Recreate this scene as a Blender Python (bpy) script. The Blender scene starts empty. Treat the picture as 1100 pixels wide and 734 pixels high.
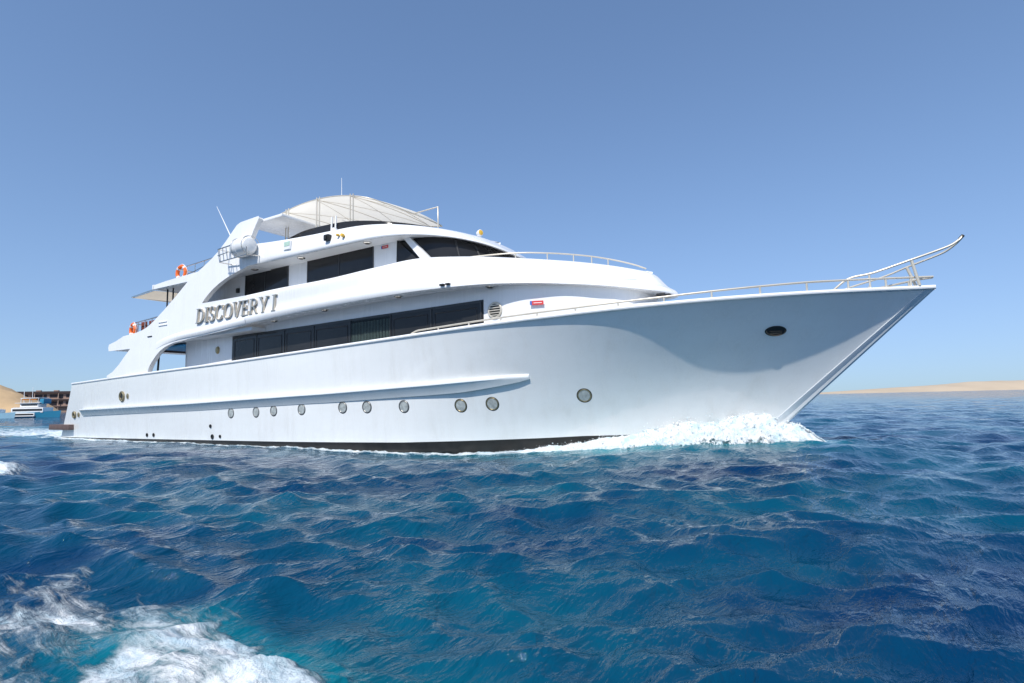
import bpy, bmesh, math, random
import numpy as np
from mathutils import Vector, Matrix
random.seed(7); rng = np.random.default_rng(11)
S = bpy.context.scene; COL = S.collection
# ------------------------------------------------------------------ camera
# the world frame is the yacht's: +X forward, -Y starboard, Z up, still water at Z = 0
CAM = Vector((17.4, -16.85, 1.5))
YAW, PITCH, ROLL = math.radians(58.3), 0.105246, 0.022496
d0 = Vector((-math.cos(YAW), math.sin(YAW), 0)); r0 = Vector((d0.y, -d0.x, 0)); u0 = Vector((0, 0, 1))
Fw = d0*math.cos(PITCH) + u0*math.sin(PITCH); Up = u0*math.cos(PITCH) - d0*math.sin(PITCH)
Rt = r0*math.cos(ROLL) - Up*math.sin(ROLL); Up2 = Up*math.cos(ROLL) + r0*math.sin(ROLL)
cd = bpy.data.cameras.new('camera'); cam = bpy.data.objects.new('camera', cd); COL.objects.link(cam)
m = Matrix((Rt, Up2, -Fw)).transposed().to_4x4(); m.translation = CAM; cam.matrix_world = m
cd.sensor_fit = 'HORIZONTAL'; cd.sensor_width = 36; cd.lens = 36*600/1100; cd.clip_start = .05; cd.clip_end = 30000
S.camera = cam
# ------------------------------------------------------------------ light
SUN_EL, SUN_AZ = math.radians(51), math.radians(-82)
sdir = Vector((math.cos(SUN_EL)*math.cos(SUN_AZ), math.cos(SUN_EL)*math.sin(SUN_AZ), math.sin(SUN_EL)))
sl = bpy.data.lights.new('sun', 'SUN'); sl.energy = 3.3; sl.angle = math.radians(.53); sl.color = (1, .965, .9)
so = bpy.data.objects.new('sun', sl); COL.objects.link(so); so.rotation_euler = sdir.to_track_quat('Z', 'Y').to_euler()
W = bpy.data.worlds.new('World'); S.world = W; W.use_nodes = True
wn = W.node_tree.nodes; wl = W.node_tree.links
bg = wn['Background']; bg.inputs[1].default_value = .135
sk = wn.new('ShaderNodeTexSky'); sk.sky_type = 'NISHITA'; sk.sun_disc = False
sk.sun_elevation = SUN_EL; sk.sun_rotation = math.pi/2 - SUN_AZ
sk.air_density = 1.0; sk.dust_density = .25; sk.ozone_density = 1.3; sk.altitude = 0
# soft shoulder per channel: the hazy band over the sea stays pale blue instead of burning out
def vm(op, a, b):
    n = wn.new('ShaderNodeVectorMath'); n.operation = op
    for i, q in enumerate((a, b)):
        if isinstance(q, tuple): n.inputs[i].default_value = q
        else: wl.new(q, n.inputs[i])
    return n.outputs[0]
den = vm('ADD', vm('MULTIPLY', sk.outputs[0], (1/3.4, 1/5.0, 1/9.0)), (1, 1, 1))
wl.new(vm('MULTIPLY', vm('DIVIDE', sk.outputs[0], den), (.94, 1.04, 1.12)), bg.inputs[0])
S.view_settings.view_transform = 'Standard'; S.view_settings.look = 'None'
S.view_settings.exposure = .60; S.view_settings.gamma = 1; S.view_settings.use_curve_mapping = False
S.cycles.max_bounces = 8; S.cycles.diffuse_bounces = 4; S.cycles.glossy_bounces = 4

# ------------------------------------------------------------------ materials
def N(nt, t, **kw):
    n = nt.nodes.new('ShaderNode'+t)
    for k, v in kw.items(): setattr(n, k, v)
    return n
def mat(name, col, rough=.5, metal=0, coat=0, var=.06, scale=1.5, bump=0, bscale=6, spec=.5, stretch=(1, 1, 1), ior=1.45, trans=None):
    M = bpy.data.materials.new(name); M.use_nodes = True; nt = M.node_tree; b = nt.nodes['Principled BSDF']
    b.inputs['Roughness'].default_value = rough; b.inputs['Metallic'].default_value = metal
    b.inputs['Coat Weight'].default_value = coat; b.inputs['Coat Roughness'].default_value = .06
    b.inputs['Specular IOR Level'].default_value = spec; b.inputs['IOR'].default_value = ior
    tc = N(nt, 'TexCoord'); mp = N(nt, 'Mapping'); mp.inputs['Scale'].default_value = stretch
    nt.links.new(tc.outputs['Object'], mp.inputs[0])
    ns = N(nt, 'TexNoise'); ns.inputs['Scale'].default_value = scale; ns.inputs['Detail'].default_value = 6; ns.inputs['Roughness'].default_value = .6
    nt.links.new(mp.outputs[0], ns.inputs['Vector'])
    mr = N(nt, 'MapRange'); mr.inputs[1].default_value = .3; mr.inputs[2].default_value = .7
    mr.inputs[3].default_value = 1-var; mr.inputs[4].default_value = 1+var*.6
    nt.links.new(ns.outputs[0], mr.inputs[0])
    mx = N(nt, 'Mix', data_type='RGBA', blend_type='MULTIPLY'); mx.inputs[0].default_value = 1; mx.inputs[6].default_value = (*col, 1)
    nt.links.new(mr.outputs[0], mx.inputs[7]); nt.links.new(mx.outputs[2], b.inputs['Base Color'])
    if bump:
        n2 = N(nt, 'TexNoise'); n2.inputs['Scale'].default_value = bscale; n2.inputs['Detail'].default_value = 3
        nt.links.new(mp.outputs[0], n2.inputs['Vector'])
        bp = N(nt, 'Bump'); bp.inputs['Strength'].default_value = 1; bp.inputs['Distance'].default_value = bump
        nt.links.new(n2.outputs[0], bp.inputs['Height']); nt.links.new(bp.outputs[0], b.inputs['Normal'])
    if trans is not None:
        tr = N(nt, 'BsdfTransparent'); tr.inputs[0].default_value = (.75, .8, .8, 1); ms = N(nt, 'MixShader'); ms.inputs[0].default_value = trans
        nt.links.new(b.outputs[0], ms.inputs[1]); nt.links.new(tr.outputs[0], ms.inputs[2])
        nt.links.new(ms.outputs[0], nt.nodes['Material Output'].inputs[0])
    return M
HULLW = mat('hull_white_gloss', (.80, .81, .80), .22, coat=1.0, var=.035, scale=.7, bump=.006, bscale=.9, stretch=(.5, .5, 1.6))
WHITE = mat('superstructure_white', (.82, .82, .82), .3, coat=.3, var=.03, scale=.9, bump=.003, bscale=1.4)
CEIL = mat('ceiling_white', (.72, .73, .74), .5)
def streaks(M, amt):
    nt = M.node_tree; b = nt.nodes['Principled BSDF']; src = b.inputs['Base Color'].links[0].from_socket
    tc = N(nt, 'TexCoord'); mp = N(nt, 'Mapping'); mp.inputs['Scale'].default_value = (3.2, 3.2, .22); nt.links.new(tc.outputs['Object'], mp.inputs[0])
    ns = N(nt, 'TexNoise'); ns.inputs['Scale'].default_value = 1; ns.inputs['Detail'].default_value = 7; ns.inputs['Roughness'].default_value = .65; nt.links.new(mp.outputs[0], ns.inputs['Vector'])
    mr = N(nt, 'MapRange'); mr.inputs[1].default_value = .48; mr.inputs[2].default_value = .75; mr.inputs[3].default_value = 0; mr.inputs[4].default_value = amt; nt.links.new(ns.outputs[0], mr.inputs[0])
    mx = N(nt, 'Mix', data_type='RGBA'); nt.links.new(mr.outputs[0], mx.inputs[0]); nt.links.new(src, mx.inputs[6]); mx.inputs[7].default_value = (.50, .47, .41, 1)
    nt.links.new(mx.outputs[2], b.inputs['Base Color'])
    m2 = N(nt, 'MapRange'); m2.inputs[1].default_value = .3; m2.inputs[2].default_value = .7; m2.inputs[3].default_value = .16; m2.inputs[4].default_value = .34; nt.links.new(ns.outputs[0], m2.inputs[0]); nt.links.new(m2.outputs[0], b.inputs['Roughness'])
streaks(HULLW, .22); streaks(WHITE, .12)
BOOT = mat('black_antifouling', (.018, .017, .016), .45, var=.4, scale=3)
GLASS = mat('tinted_glass', (.022, .022, .023), .08, var=.3, scale=.5, spec=.35)
SEEGLASS = mat('clear_tinted_glass', (.02, .022, .022), .06, spec=.35, trans=.8)
FRAME = mat('dark_window_frame', (.035, .035, .036), .35)
CURT = mat('grey_curtain', (.33, .36, .34), .9, var=.12, scale=8)
CHROME = mat('polished_steel', (.72, .69, .64), .22, metal=1, var=.1)
STEELP = mat('cream_steel', (.66, .60, .50), .35, metal=.35, var=.1)
BRASS = mat('brass', (.42, .34, .2), .35, metal=.8, var=.25, scale=12)
PRIM = mat('porthole_rim', (.36, .35, .33), .35, metal=.7, var=.2)
BRONZE = mat('dark_bronze', (.16, .12, .08), .4, metal=.6, var=.3)
LETTER = mat('letter_metal', (.60, .54, .45), .32, metal=.75, var=.25, scale=5)
DARK = mat('black_fitting', (.02, .02, .02), .5, var=.3)
CREAM = mat('cream_canvas', (.74, .68, .58), .85, var=.08, scale=3, bump=.01, bscale=2)
CANOPY = mat('canopy_underside_canvas', (.85, .82, .75), .85, var=.05, scale=3, bump=.012, bscale=1.2)
ORANGE = mat('orange_lifebuoy', (.85, .16, .025), .5, var=.15, scale=8)
REDW = mat('red_wood', (.22, .06, .035), .5, var=.3, scale=14)
TEAK = mat('brown_rubber', (.13, .085, .075), .6, var=.3, scale=5)
BLUE = mat('blue_matte', (.07, .36, .68), .7, var=.1)
SIGNR = mat('red_sign', (.62, .04, .04), .5)
SIGNB = mat('blue_sign', (.05, .12, .45), .5)
GREENP = mat('pale_green_panel', (.45, .62, .52), .5, var=.12, scale=9)
AMBER = mat('amber_lens', (.8, .48, .06), .3)
RAFT = mat('raft_fibreglass', (.80, .80, .79), .35, coat=.3, var=.06, scale=6)
PGLASS = mat('porthole_glass', (.40, .43, .42), .08, var=.35, scale=9)
def translucent(M, amt, col):
    nt = M.node_tree; out = nt.nodes['Material Output']; src = out.inputs[0].links[0].from_socket
    t = N(nt, 'BsdfTranslucent'); t.inputs[0].default_value = (*col, 1); ms = N(nt, 'MixShader'); ms.inputs[0].default_value = amt
    nt.links.new(src, ms.inputs[1]); nt.links.new(t.outputs[0], ms.inputs[2]); nt.links.new(ms.outputs[0], out.inputs[0])
translucent(CANOPY, .5, (.85, .80, .71)); translucent(CREAM, .4, (.72, .62, .48))
STEMM = mat('stem_steel', (.74, .77, .80), .35, metal=.35)

# ------------------------------------------------------------------ mesh helpers
def sharp(bm, deg):
    for f in bm.faces: f.smooth = True
    for e in bm.edges:
        e.smooth = not (len(e.link_faces) != 2 or e.calc_face_angle(0) > math.radians(deg))
def obj(name, bm, material, parent=None, deg=32, norm=True):
    if norm: bmesh.ops.recalc_face_normals(bm, faces=bm.faces)
    sharp(bm, deg)
    me = bpy.data.meshes.new(name); bm.to_mesh(me); bm.free()
    for mm in (material if isinstance(material, (list, tuple)) else [material]): me.materials.append(mm)
    o = bpy.data.objects.new(name, me); COL.objects.link(o)
    if parent is not None: o.parent = parent
    return o
def empty(name, loc=(0, 0, 0)):
    o = bpy.data.objects.new(name, None); o.location = loc; o.empty_display_size = .3; COL.objects.link(o); return o
def tag(o, label=None, cat=None, group=None, kind=None):
    if label: o['label'] = label
    if cat: o['category'] = cat
    if group: o['group'] = group
    if kind: o['kind'] = kind
    return o
def loft(bm, secs, closed=False, cap=False, mi=0):
    V = [[bm.verts.new(p) for p in s] for s in secs]; n = len(secs[0])
    for a, b in zip(V, V[1:]):
        for j in range(n if closed else n-1):
            k = (j+1) % n; q = [a[j], a[k], b[k], b[j]]
            try: f = bm.faces.new(q); f.material_index = mi
            except ValueError: pass
    if cap:
        for s in (V[0], V[-1]):
            try: bm.faces.new(s)
            except ValueError: pass
    return V
def box(bm, x0, x1, y0, y1, z0, z1, bev=0):
    r = bmesh.ops.create_cube(bm, size=1); vs = r['verts']
    for v in vs: v.co = Vector(((x0+x1)/2+v.co.x*(x1-x0), (y0+y1)/2+v.co.y*(y1-y0), (z0+z1)/2+v.co.z*(z1-z0)))
    if bev:
        es = list({e for v in vs for e in v.link_edges})
        bmesh.ops.bevel(bm, geom=es, offset=bev, segments=2, affect='EDGES', profile=.6)
def tube(bm, pts, r, n=8, cap=True):
    pts = [Vector(p) for p in pts]; secs = []; ref = None
    for i, p in enumerate(pts):
        t = (pts[min(i+1, len(pts)-1)] - pts[max(i-1, 0)]).normalized()
        if ref is None: ref = Vector((0, 0, 1)) if abs(t.z) < .9 else Vector((1, 0, 0))
        a = t.cross(ref).normalized(); ref = a.cross(t).normalized()
        rr = r[i] if isinstance(r, (list, tuple)) else r
        secs.append([p + (a*math.cos(2*math.pi*k/n) + ref*math.sin(2*math.pi*k/n))*rr for k in range(n)])
    loft(bm, secs, closed=True, cap=cap)
def B(): return bmesh.new()
def tubeobj(name, pts, r, material, parent, n=8):
    b = B(); tube(b, pts, r, max(n, 8)); return obj(name, b, material, parent, deg=62)
def spline(pts, n):
    P = [np.array(p, float) for p in pts]; P = [2*P[0]-P[1]] + P + [2*P[-1]-P[-2]]; out = []
    for i in range(1, len(P)-2):
        for t in np.linspace(0, 1, n, endpoint=False):
            a, b, c, d = P[i-1:i+3]
            out.append(.5*((2*b) + (c-a)*t + (2*a-5*b+4*c-d)*t*t + (3*b-a-3*c+d)*t**3))
    out.append(P[-2]); return out
def lathe(bm, origin, axis, prof, n=20, up=None, sx=1, sy=1):
    axis = Vector(axis).normalized(); up = Vector(up) if up else (Vector((0, 0, 1)) if abs(axis.z) < .9 else Vector((1, 0, 0)))
    a = up.cross(axis).normalized(); b = axis.cross(a); O = Vector(origin)
    secs = [[O + axis*h + (a*math.cos(2*math.pi*k/n)*sx + b*math.sin(2*math.pi*k/n)*sy)*r for k in range(n)] for r, h in prof]
    loft(bm, secs, closed=True, cap=True)
def plate(bm, poly, y0, y1, tri=True):
    """a flat XZ outline with a real thickness along Y"""
    a = [bm.verts.new((x, y0, z)) for x, z in poly]; b = [bm.verts.new((x, y1, z)) for x, z in poly]
    f1 = bm.faces.new(a); f2 = bm.faces.new(b); n = len(poly)
    for i in range(n): bm.faces.new((a[i], a[(i+1) % n], b[(i+1) % n], b[i]))
    if tri: bmesh.ops.triangulate(bm, faces=[f1, f2], ngon_method='EAR_CLIP')
def mirror(secs): return [[(p[0], -p[1], p[2]) for p in s] for s in reversed(secs)]
def ipl(x, tab, k): return float(np.interp(x, [t[0] for t in tab], [t[k] for t in tab]))

# ================================================================== THE YACHT
yacht = empty('motor_yacht', (0, 0, 0))
tag(yacht, 'large white three deck motor yacht under way with dark windows and raised name letters', 'yacht')

def Zs(X): return float(np.interp(X, [-20, -18, -4.4, 5.7, 8.3, 19.15], [2.95, 2.98, 3.28, 3.6, 3.68, 4.03]))
def stemX(z): return 14.84 + z*(19.15-14.84)/4.03
SH = [(0, 3.80), (.30, 3.80), (.43, 3.79), (.50, 3.72), (.558, 3.59), (.625, 3.40), (.685, 3.16), (.74, 2.85), (.793, 2.45), (.844, 1.97), (.895, 1.41), (.945, .78), (.975, .38), (1, .07)]
WLn = [(0, 3.62), (.15, 3.54), (.30, 3.36), (.40, 3.16), (.50, 2.86), (.60, 2.45), (.70, 1.92), (.80, 1.30), (.90, .66), (.96, .30), (1, .07)]
from bisect import bisect
def smooth_tab(tab):
    p = spline([(a, b, 0) for a, b in tab], 6); return [float(q[0]) for q in p], [float(q[1]) for q in p]
SHx, SHy = smooth_tab(SH); WLx, WLy = smooth_tab(WLn)
def aft_half(x):            # gentle taper of the after body
    return 1 - .075*max(0, min(1, (-x-8)/11.5))**2
def hull_at(s, z):
    """s<0 after body (metres from X=0 is s*20), s>=0 fore body; point on the starboard side at height z"""
    if s >= 0:
        X = s*stemX(z); zt = Zs(s*19.15)
        t = min(max(z/zt, 0), 1); p = 1 + 1.05*min(1, max(0, s/.8))
        ys = np.interp(s, SHx, SHy); yw = np.interp(s, WLx, WLy)
        y = yw + (ys-yw)*t**p
        if z < 0: y = yw*(1+z*.18*(1+2*s))
    else:
        X = s*20.6; zt = Zs(X)
        t = min(max(z/zt, 0), 1)
        # raked transom
        xa = -20.62 + 1.5*t
        X = s*(-xa); y = (3.62 + .18*t)*aft_half(X)
        if z < 0: y *= 1+z*.18
    return Vector((X, -max(y, .05), z))
def hull_y(X, z):
    s = X/stemX(z) if X >= 0 else X/20.6
    return hull_at(s, z).y
def boot_z(X): return float(np.interp(X, [-21, -18, -10, -.9, 5.1, 7.7, 9.9, 11, 13, 16], [.04, .05, .11, .17, .232, .305, .38, .43, .46, .42]))
ss = list(np.linspace(-1, 0, 36)) + list(np.linspace(0, 1, 66))[1:]
hb = B(); secs = []; NZ = 22
for s in ss:
    zt = Zs(s*19.15 if s >= 0 else s*19.2); zb = boot_z(s*16 if s >= 0 else s*20)
    zz = [-1.1, -.5, 0, zb-.012, zb+.012] + list(np.linspace(zb+.012, zt, NZ))[1:]
    secs.append([hull_at(s, z) for z in zz])
for sec_set in (secs, mirror(secs)):
    Vv = loft(hb, sec_set)
_nf = len(secs[0])-1
for k, f in enumerate(hb.faces): f.material_index = 1 if k % _nf <= 3 else 0
# transom and stem closing faces
def strip(bm, A, Bp):
    va = [bm.verts.new(p) for p in A]; vb = [bm.verts.new(p) for p in Bp]
    for i in range(len(va)-1): bm.faces.new((va[i], va[i+1], vb[i+1], vb[i]))
mir = lambda s: [(p[0], -p[1], p[2]) for p in s]
strip(hb, secs[0], mir(secs[0])); strip(hb, secs[-1], mir(secs[-1]))
bmesh.ops.remove_doubles(hb, verts=hb.verts, dist=.0005)
hull = obj('hull', hb, [HULLW, BOOT], yacht, deg=40)
# stem bar: bright steel strip down the raked stem
b = B(); secs2 = []
for z in np.linspace(-.3, 3.95, 40):
    x = stemX(z); back = .36-.055*z; xb = x-back; w = -hull_at(xb/stemX(z), z).y+.018
    secs2.append([(xb-.02, -w+.03, z), (xb, -w, z), (x+.03, -.045, z), (x+.05, -.015, z), (x+.05, .015, z), (x+.03, .045, z), (xb, w, z), (xb-.02, w-.03, z)])
loft(b, secs2); obj('stem_bar', b, STEMM, yacht)
# cap rail on the sheer
b = B(); secs2 = []
for s in ss:
    X = s*19.15 if s >= 0 else s*19.2; zt = Zs(X); p = hull_at(s, zt); y = p.y
    sc = max(.35, min(1, -y/.5)); o_ = .035; i_ = .20*sc
    secs2.append([(p.x, y+.01, zt-.07), (p.x, y-o_, zt-.05), (p.x, y-o_-.01, zt-.015), (p.x, y-o_+.015, zt+.03), (p.x, y+i_-.02, zt+.035), (p.x, min(y+i_, -.01), zt+.005), (p.x, min(y+i_, -.01), zt-.04)])
loft(b, secs2); loft(b, mirror(secs2))
obj('cap_rail', b, WHITE, yacht)
# rub rail
b = B(); secs2 = []
for X in np.linspace(-17.6, 9.43, 80):
    z = float(np.interp(X, [-17.6, -7, 1.8, 6.2, 9.43], [1.54, 1.705, 1.91, 2.06, 2.21]))
    k = min(1, (9.45-X)/2.2)**.6 if X > 7.25 else 1; k = max(k, .08)
    y = hull_y(X, z); w = .02+.15*k
    secs2.append([(X, y+.05, z+.03), (X, y-w*.75, z+.025), (X, y-w, z-.005), (X, y-w, z-.05), (X, y-w*.8, z-.08), (X, y+.0, z-.10-.24*k), (X, y+.05, z-.10-.24*k)])
loft(b, secs2, cap=True, closed=True); loft(b, mirror(secs2), cap=True, closed=True)
obj('rub_rail', b, HULLW, yacht)
# swim platform
b = B(); box(b, -21.45, -18.9, -3.66, 3.66, .45, .74, .03); obj('swim_platform', b, TEAK, yacht)
# decks inside the hull
b = B(); secs2 = []
for X in np.linspace(-18, 17.4, 60):
    z = Zs(X)-.85; y = -hull_y(X, z)-.12; secs2.append([(X, -max(y, .02), z), (X, max(y, .02), z)])
loft(b, secs2); obj('main_deck', b, CEIL, yacht)

# ---- portholes
def frame_at(X, z):
    p = Vector((X, hull_y(X, z), z)); e = .05
    dx = Vector((X+e, hull_y(X+e, z), z))-p; dz = Vector((X, hull_y(X, z+e), z+e))-p
    n = dz.cross(dx).normalized()
    if n.y > 0: n = -n
    return p, n
for X, z, r in ((-3.98, 1.25, .21), (-2.34, 1.272, .21), (-1.26, 1.315, .21), (.33, 1.35, .21), (2.4, 1.39, .21), (3.5, 1.39, .21), (5.04, 1.385, .21), (7.11, 1.38, .216), (8.14, 1.414, .218), (10.82, 1.595, .22)):
    r *= .93; p, n = frame_at(X, z)
    old = r > .2
    b = B(); lathe(b, p-n*.01, n, [(r*.96, 0), (r*.96, .014), (r*.92, .02), (r*.85, .02), (r*.80, .012), (r*.80, 0)], 28)
    pr = obj('porthole', b, BRASS if old else PRIM, yacht)
    b = B(); lathe(b, p, n, [(r*.795, 0), (r*.795, .006), (r*.3, .010)], 28); obj('pane', b, PGLASS, pr)
    b = B(); lathe(b, p-n*.004, n, [(r*1.07, 0), (r*1.07, .007), (r*.95, .009)], 28); obj('seal', b, DARK, pr)
# hawse opening at the bow: a wide oval in a bright frame
p, n = frame_at(15.7, 3.1)
b = B(); lathe(b, p-n*.02, n, [(.29, 0), (.29, .012), (.27, .018), (.235, .018), (.21, .012)], 36, up=(0, 0, 1), sx=1.12, sy=.62); hw = obj('hawse_oval', b, BRONZE, yacht)
b = B(); lathe(b, p, n, [(.235, .0), (.235, .014), (.1, .016)], 36, up=(0, 0, 1), sx=1.12, sy=.62); obj('dark_inside', b, DARK, hw)  # black disc stands in for the shade inside the opening
tx = n.cross(Vector((0, 0, 1))).normalized()
if tx.x < 0: tx = -tx
b = B(); tube(b, [p+n*.02+tx*(.23*math.cos(t))+Vector((0, 0, .105*math.sin(t))) for t in np.linspace(0, 2*math.pi, 25)], .010); obj('inner_ring', b, BRONZE, hw)
b = B()
for q in (-.06, .0, .05): tube(b, [p+n*.02+tx*(-.15)+Vector((0, 0, q)), p+n*.022+tx*.14+Vector((0, 0, q*.7))], .014)
obj('roller', b, BRONZE, hw)
# small skin fittings along the after part of the hull
for X, z, r in ((-18.75, 1.26, .2), (-13.0, 2.12, .26)):
    p, n = frame_at(X, z); b = B(); lathe(b, p, n, [(r, 0), (r, .03), (r*.85, .06), (r*.62, .05), (r*.55, .0)], 20); f = obj('fairlead', b, BRASS, yacht)
    b = B(); lathe(b, p, n, [(r*.6, 0), (r*.6, .02), (.01, .022)], 16); obj('opening', b, DARK, f)
    p2, n2 = frame_at(X+.58, z); b = B(); lathe(b, p2, n2, [(.1, 0), (.1, .03), (.05, .05)], 12, sx=.8, sy=1.3); obj('deck_filler', b, BRASS, yacht)
for X, z, r in ((-10.6, .30, .085), (-10.0, .31, .085), (-5.42, .73, .075), (-5.3, .30, .1), (-4.75, .32, .065)):
    p, n = frame_at(X, z); b = B(); lathe(b, p, n, [(r, 0), (r, .03), (r*.6, .035), (r*.5, .01)], 12); obj('drain_outlet', b, DARK, yacht)

# ---- after fins: one tall plate each side, from the sheer up to the arch
FIN = [(-14.55, 3.1), (-14.55, 3.17), (-14.0, 3.32), (-13.35, 3.67), (-12.74, 4.09), (-12.22, 4.42), (-14.5, 4.44), (-14.56, 4.58), (-14.5, 4.72), (-13.8, 4.84), (-13.05, 5.03), (-12.38, 5.06), (-11.8, 5.10), (-11.25, 5.17), (-10.75, 5.29), (-10.23, 5.5),
       (-9.35, 5.93), (-8.28, 6.5), (-7.4, 7.02), (-6.9, 7.24), (-6.35, 7.45), (-5.64, 7.74), (-5.1, 8.02), (-4.58, 8.36), (-4.1, 8.72), (-3.85, 8.9), (-3.6, 8.97), (-2.45, 9.0), (-2.42, 8.94), (-2.72, 8.55), (-2.95, 8.2), (-3.0, 7.95),
       (-3.0, 7.1), (-3.3, 7.06), (-3.7, 7.0), (-4.18, 6.9), (-4.6, 6.80), (-5.03, 6.66), (-5.4, 6.51), (-5.76, 6.32), (-6.05, 6.14), (-6.25, 5.98), (-6.28, 5.92), (-6.2, 5.9), (-3.0, 5.9), (-3.0, 4.75), (-4.5, 4.65), (-7.01, 4.52), (-7.9, 4.47), (-8.4, 4.43), (-8.75, 4.37), (-9.15, 4.28), (-9.53, 4.15), (-9.82, 3.99), (-10.08, 3.8), (-10.3, 3.63), (-10.47, 3.46), (-10.58, 3.3), (-10.62, 3.1)]
for sy in (-1, 1):
    b = B(); plate(b, FIN, sy*3.75, sy*3.53, False); b.normal_update()
    es = [e for e in b.edges if abs(abs(e.verts[0].co.y)-3.75) < .01 and abs(abs(e.verts[1].co.y)-3.75) < .01 and e.calc_face_angle(0) > 1.0
          and not (abs(e.verts[0].co.x+3) < .01 and abs(e.verts[1].co.x+3) < .01)]
    bmesh.ops.bevel(b, geom=es, offset=.03, segments=2, affect='EDGES', clamp_overlap=True)
    bmesh.ops.triangulate(b, faces=[f for f in b.faces if len(f.verts) > 4], ngon_method='EAR_CLIP')
    obj('side_fin', b, WHITE, yacht)
# arch beam between the two fins
b = B(); box(b, -3.55, -1.25, -3.53, 3.53, 8.86, 8.975, .03); obj('arch_beam', b, WHITE, yacht)

# ---- upper deck band: name panel, overhang lip and the rounded brow at the bow end
LOW = [(-3, 3.75, 4.75), (-1, 3.75, 4.85), (1.5, 3.75, 4.93), (4, 3.75, 4.98), (6, 3.72, 4.98), (8.0, 3.53, 4.94), (9.3, 3.1, 4.89), (10.3, 2.58, 4.83), (11.3, 1.95, 4.75), (12.2, 1.2, 4.65), (12.75, .55, 4.58), (12.95, 0, 4.55)]
TOP = [(-3, 3.75, 5.90), (-1, 3.72, 5.94), (1.5, 3.66, 5.95), (3.9, 3.5, 6.08), (5.5, 3.24, 6.18), (7.2, 2.75, 6.08), (8.5, 2.3, 5.93), (9.5, 1.9, 5.80), (10.4, 1.45, 5.68), (11.3, .95, 5.52), (12.0, .42, 5.37), (12.2, 0, 5.31)]
def band(low, top, n, prof, inner, ramp=True):
    A = spline(low, n); T = spline(top, n); half = []
    for i, (a, t) in enumerate(zip(A, T)):
        a = Vector(a); t = Vector(t)
        j0, j1 = max(0, i-1), min(len(A)-1, i+1)
        tg = Vector(A[j1])-Vector(A[j0]); 
        if i == len(A)-1: tg = Vector((0, -1, 0))
        out = Vector((-tg.y, tg.x, 0)).normalized()
        if out.y < -.001 or (i == len(A)-1): out = Vector((1, 0, 0)) if i == len(A)-1 else -out
        blend = min(1, max(0, (a.x+3)/1.5)) if ramp else 1
        sec = []
        for u, off in prof:
            sec.append(a.lerp(t, u) + out*off*blend)
        sec = [a - out*inner + Vector((0, 0, .02))] + sec + [t - out*min(.2, t.y+.02) + Vector((0, 0, .0)), Vector((t.x-.0, 0, t.z+.07))]
        half.append([(p.x, -p.y, p.z) for p in sec])
    other = [[(p[0], -p[1], p[2]) for p in s] for s in reversed(half)][1:]
    return half, half+other
prof = [(0, 0), (.03, .025), (.10, .06), (.17, .075), (.24, .07), (.29, .035), (.33, .015), (.42, .0), (.55, .01), (.7, .03), (.82, .045), (.9, .045), (.96, .03), (1, 0)]
half, full = band(LOW, TOP, 7, prof, .5, False)
b = B(); loft(b, full); bmesh.ops.remove_doubles(b, verts=b.verts, dist=.001)
brow = obj('upper_deck_bulwark', b, WHITE, yacht, deg=50)
# underside of the overhang (soffit) and the deck slab aft of it
b = B()
A = spline(LOW, 7); secs2 = [[(a[0], -a[1]+.03, a[2]+.025), (a[0], -a[1]*.5, a[2]+.06), (a[0], a[1]*.5, a[2]+.06), (a[0], a[1]-.03, a[2]+.025)] for a in A[:-1]]
loft(b, secs2); obj('soffit', b, CEIL, yacht)
b = B()
for x0, x1, z0, z1 in ((-14.5, -12.2, 4.45, 4.62), (-12.2, -3.02, 4.52, 4.66)): box(b, x0, x1, -3.52, 3.52, z0, z1)
deck1 = obj('upper_deck_slab', b, CEIL, yacht)
b = B(); box(b, -14.56, -14.3, -3.52, 3.52, 4.44, 4.74, .03); obj('deck_edge', b, WHITE, yacht)
b = B(); box(b, -13.2, -13.05, -3.52, 3.52, 4.63, 5.04, .02); obj('aft_bulwark', b, WHITE, yacht)
# overhang lip moulding on the fin so the lip line carries on aft
b = B(); secs2 = []
for X, z in spline([(-10.3, 4.55, 0), (-9.4, 4.66, 0), (-7.01, 4.72, 0), (-5, 4.76, 0), (-3.02, 4.90, 0)], 6) and [(p[0], p[1]) for p in spline([(-9.9, 4.36, 0), (-9.2, 4.52, 0), (-7.9, 4.66, 0), (-6, 4.74, 0), (-3.02, 4.93, 0)], 6)]:
    w = .075*min(1, max(.02, (X+9.9)/2.4))
    secs2.append([(X, -3.73, z+.19), (X, -3.755-w*.3, z+.14), (X, -3.755-w, z+.03), (X, -3.755-w, z-.07), (X, -3.755-w*.4, z-.15), (X, -3.73, z-.17)])
loft(b, secs2, cap=True); obj('lip_moulding', b, WHITE, yacht)

# ---- main deck house
def curve_wall(bm, plan, z0, z1, lean=0, top_in=0):
    P = spline(plan, 6); secs_ = []
    for q in P:
        secs_.append([(q[0], -q[1], z0), (q[0]-lean*(q[0] > 7), -max(q[1]-top_in, 0), z1)])
    full_ = secs_ + [[(p[0], -p[1], p[2]) for p in s] for s in reversed(secs_)][1:]
    loft(bm, full_); return full_
b = B()
MH = [(-8.9, 2.9, 0), (-4, 2.9, 0), (2, 2.9, 0), (7.6, 2.9, 0), (8.8, 2.87, 0), (10.0, 2.45, 0), (11.0, 1.85, 0), (11.9, 1.1, 0), (12.3, 0, 0)]
fw = curve_wall(b, MH, 2.3, 5.02); box(b, -8.98, -8.88, -2.9, 2.9, 2.3, 4.6)
house = obj('deck_house_wall', b, WHITE, yacht, deg=50)
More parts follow.
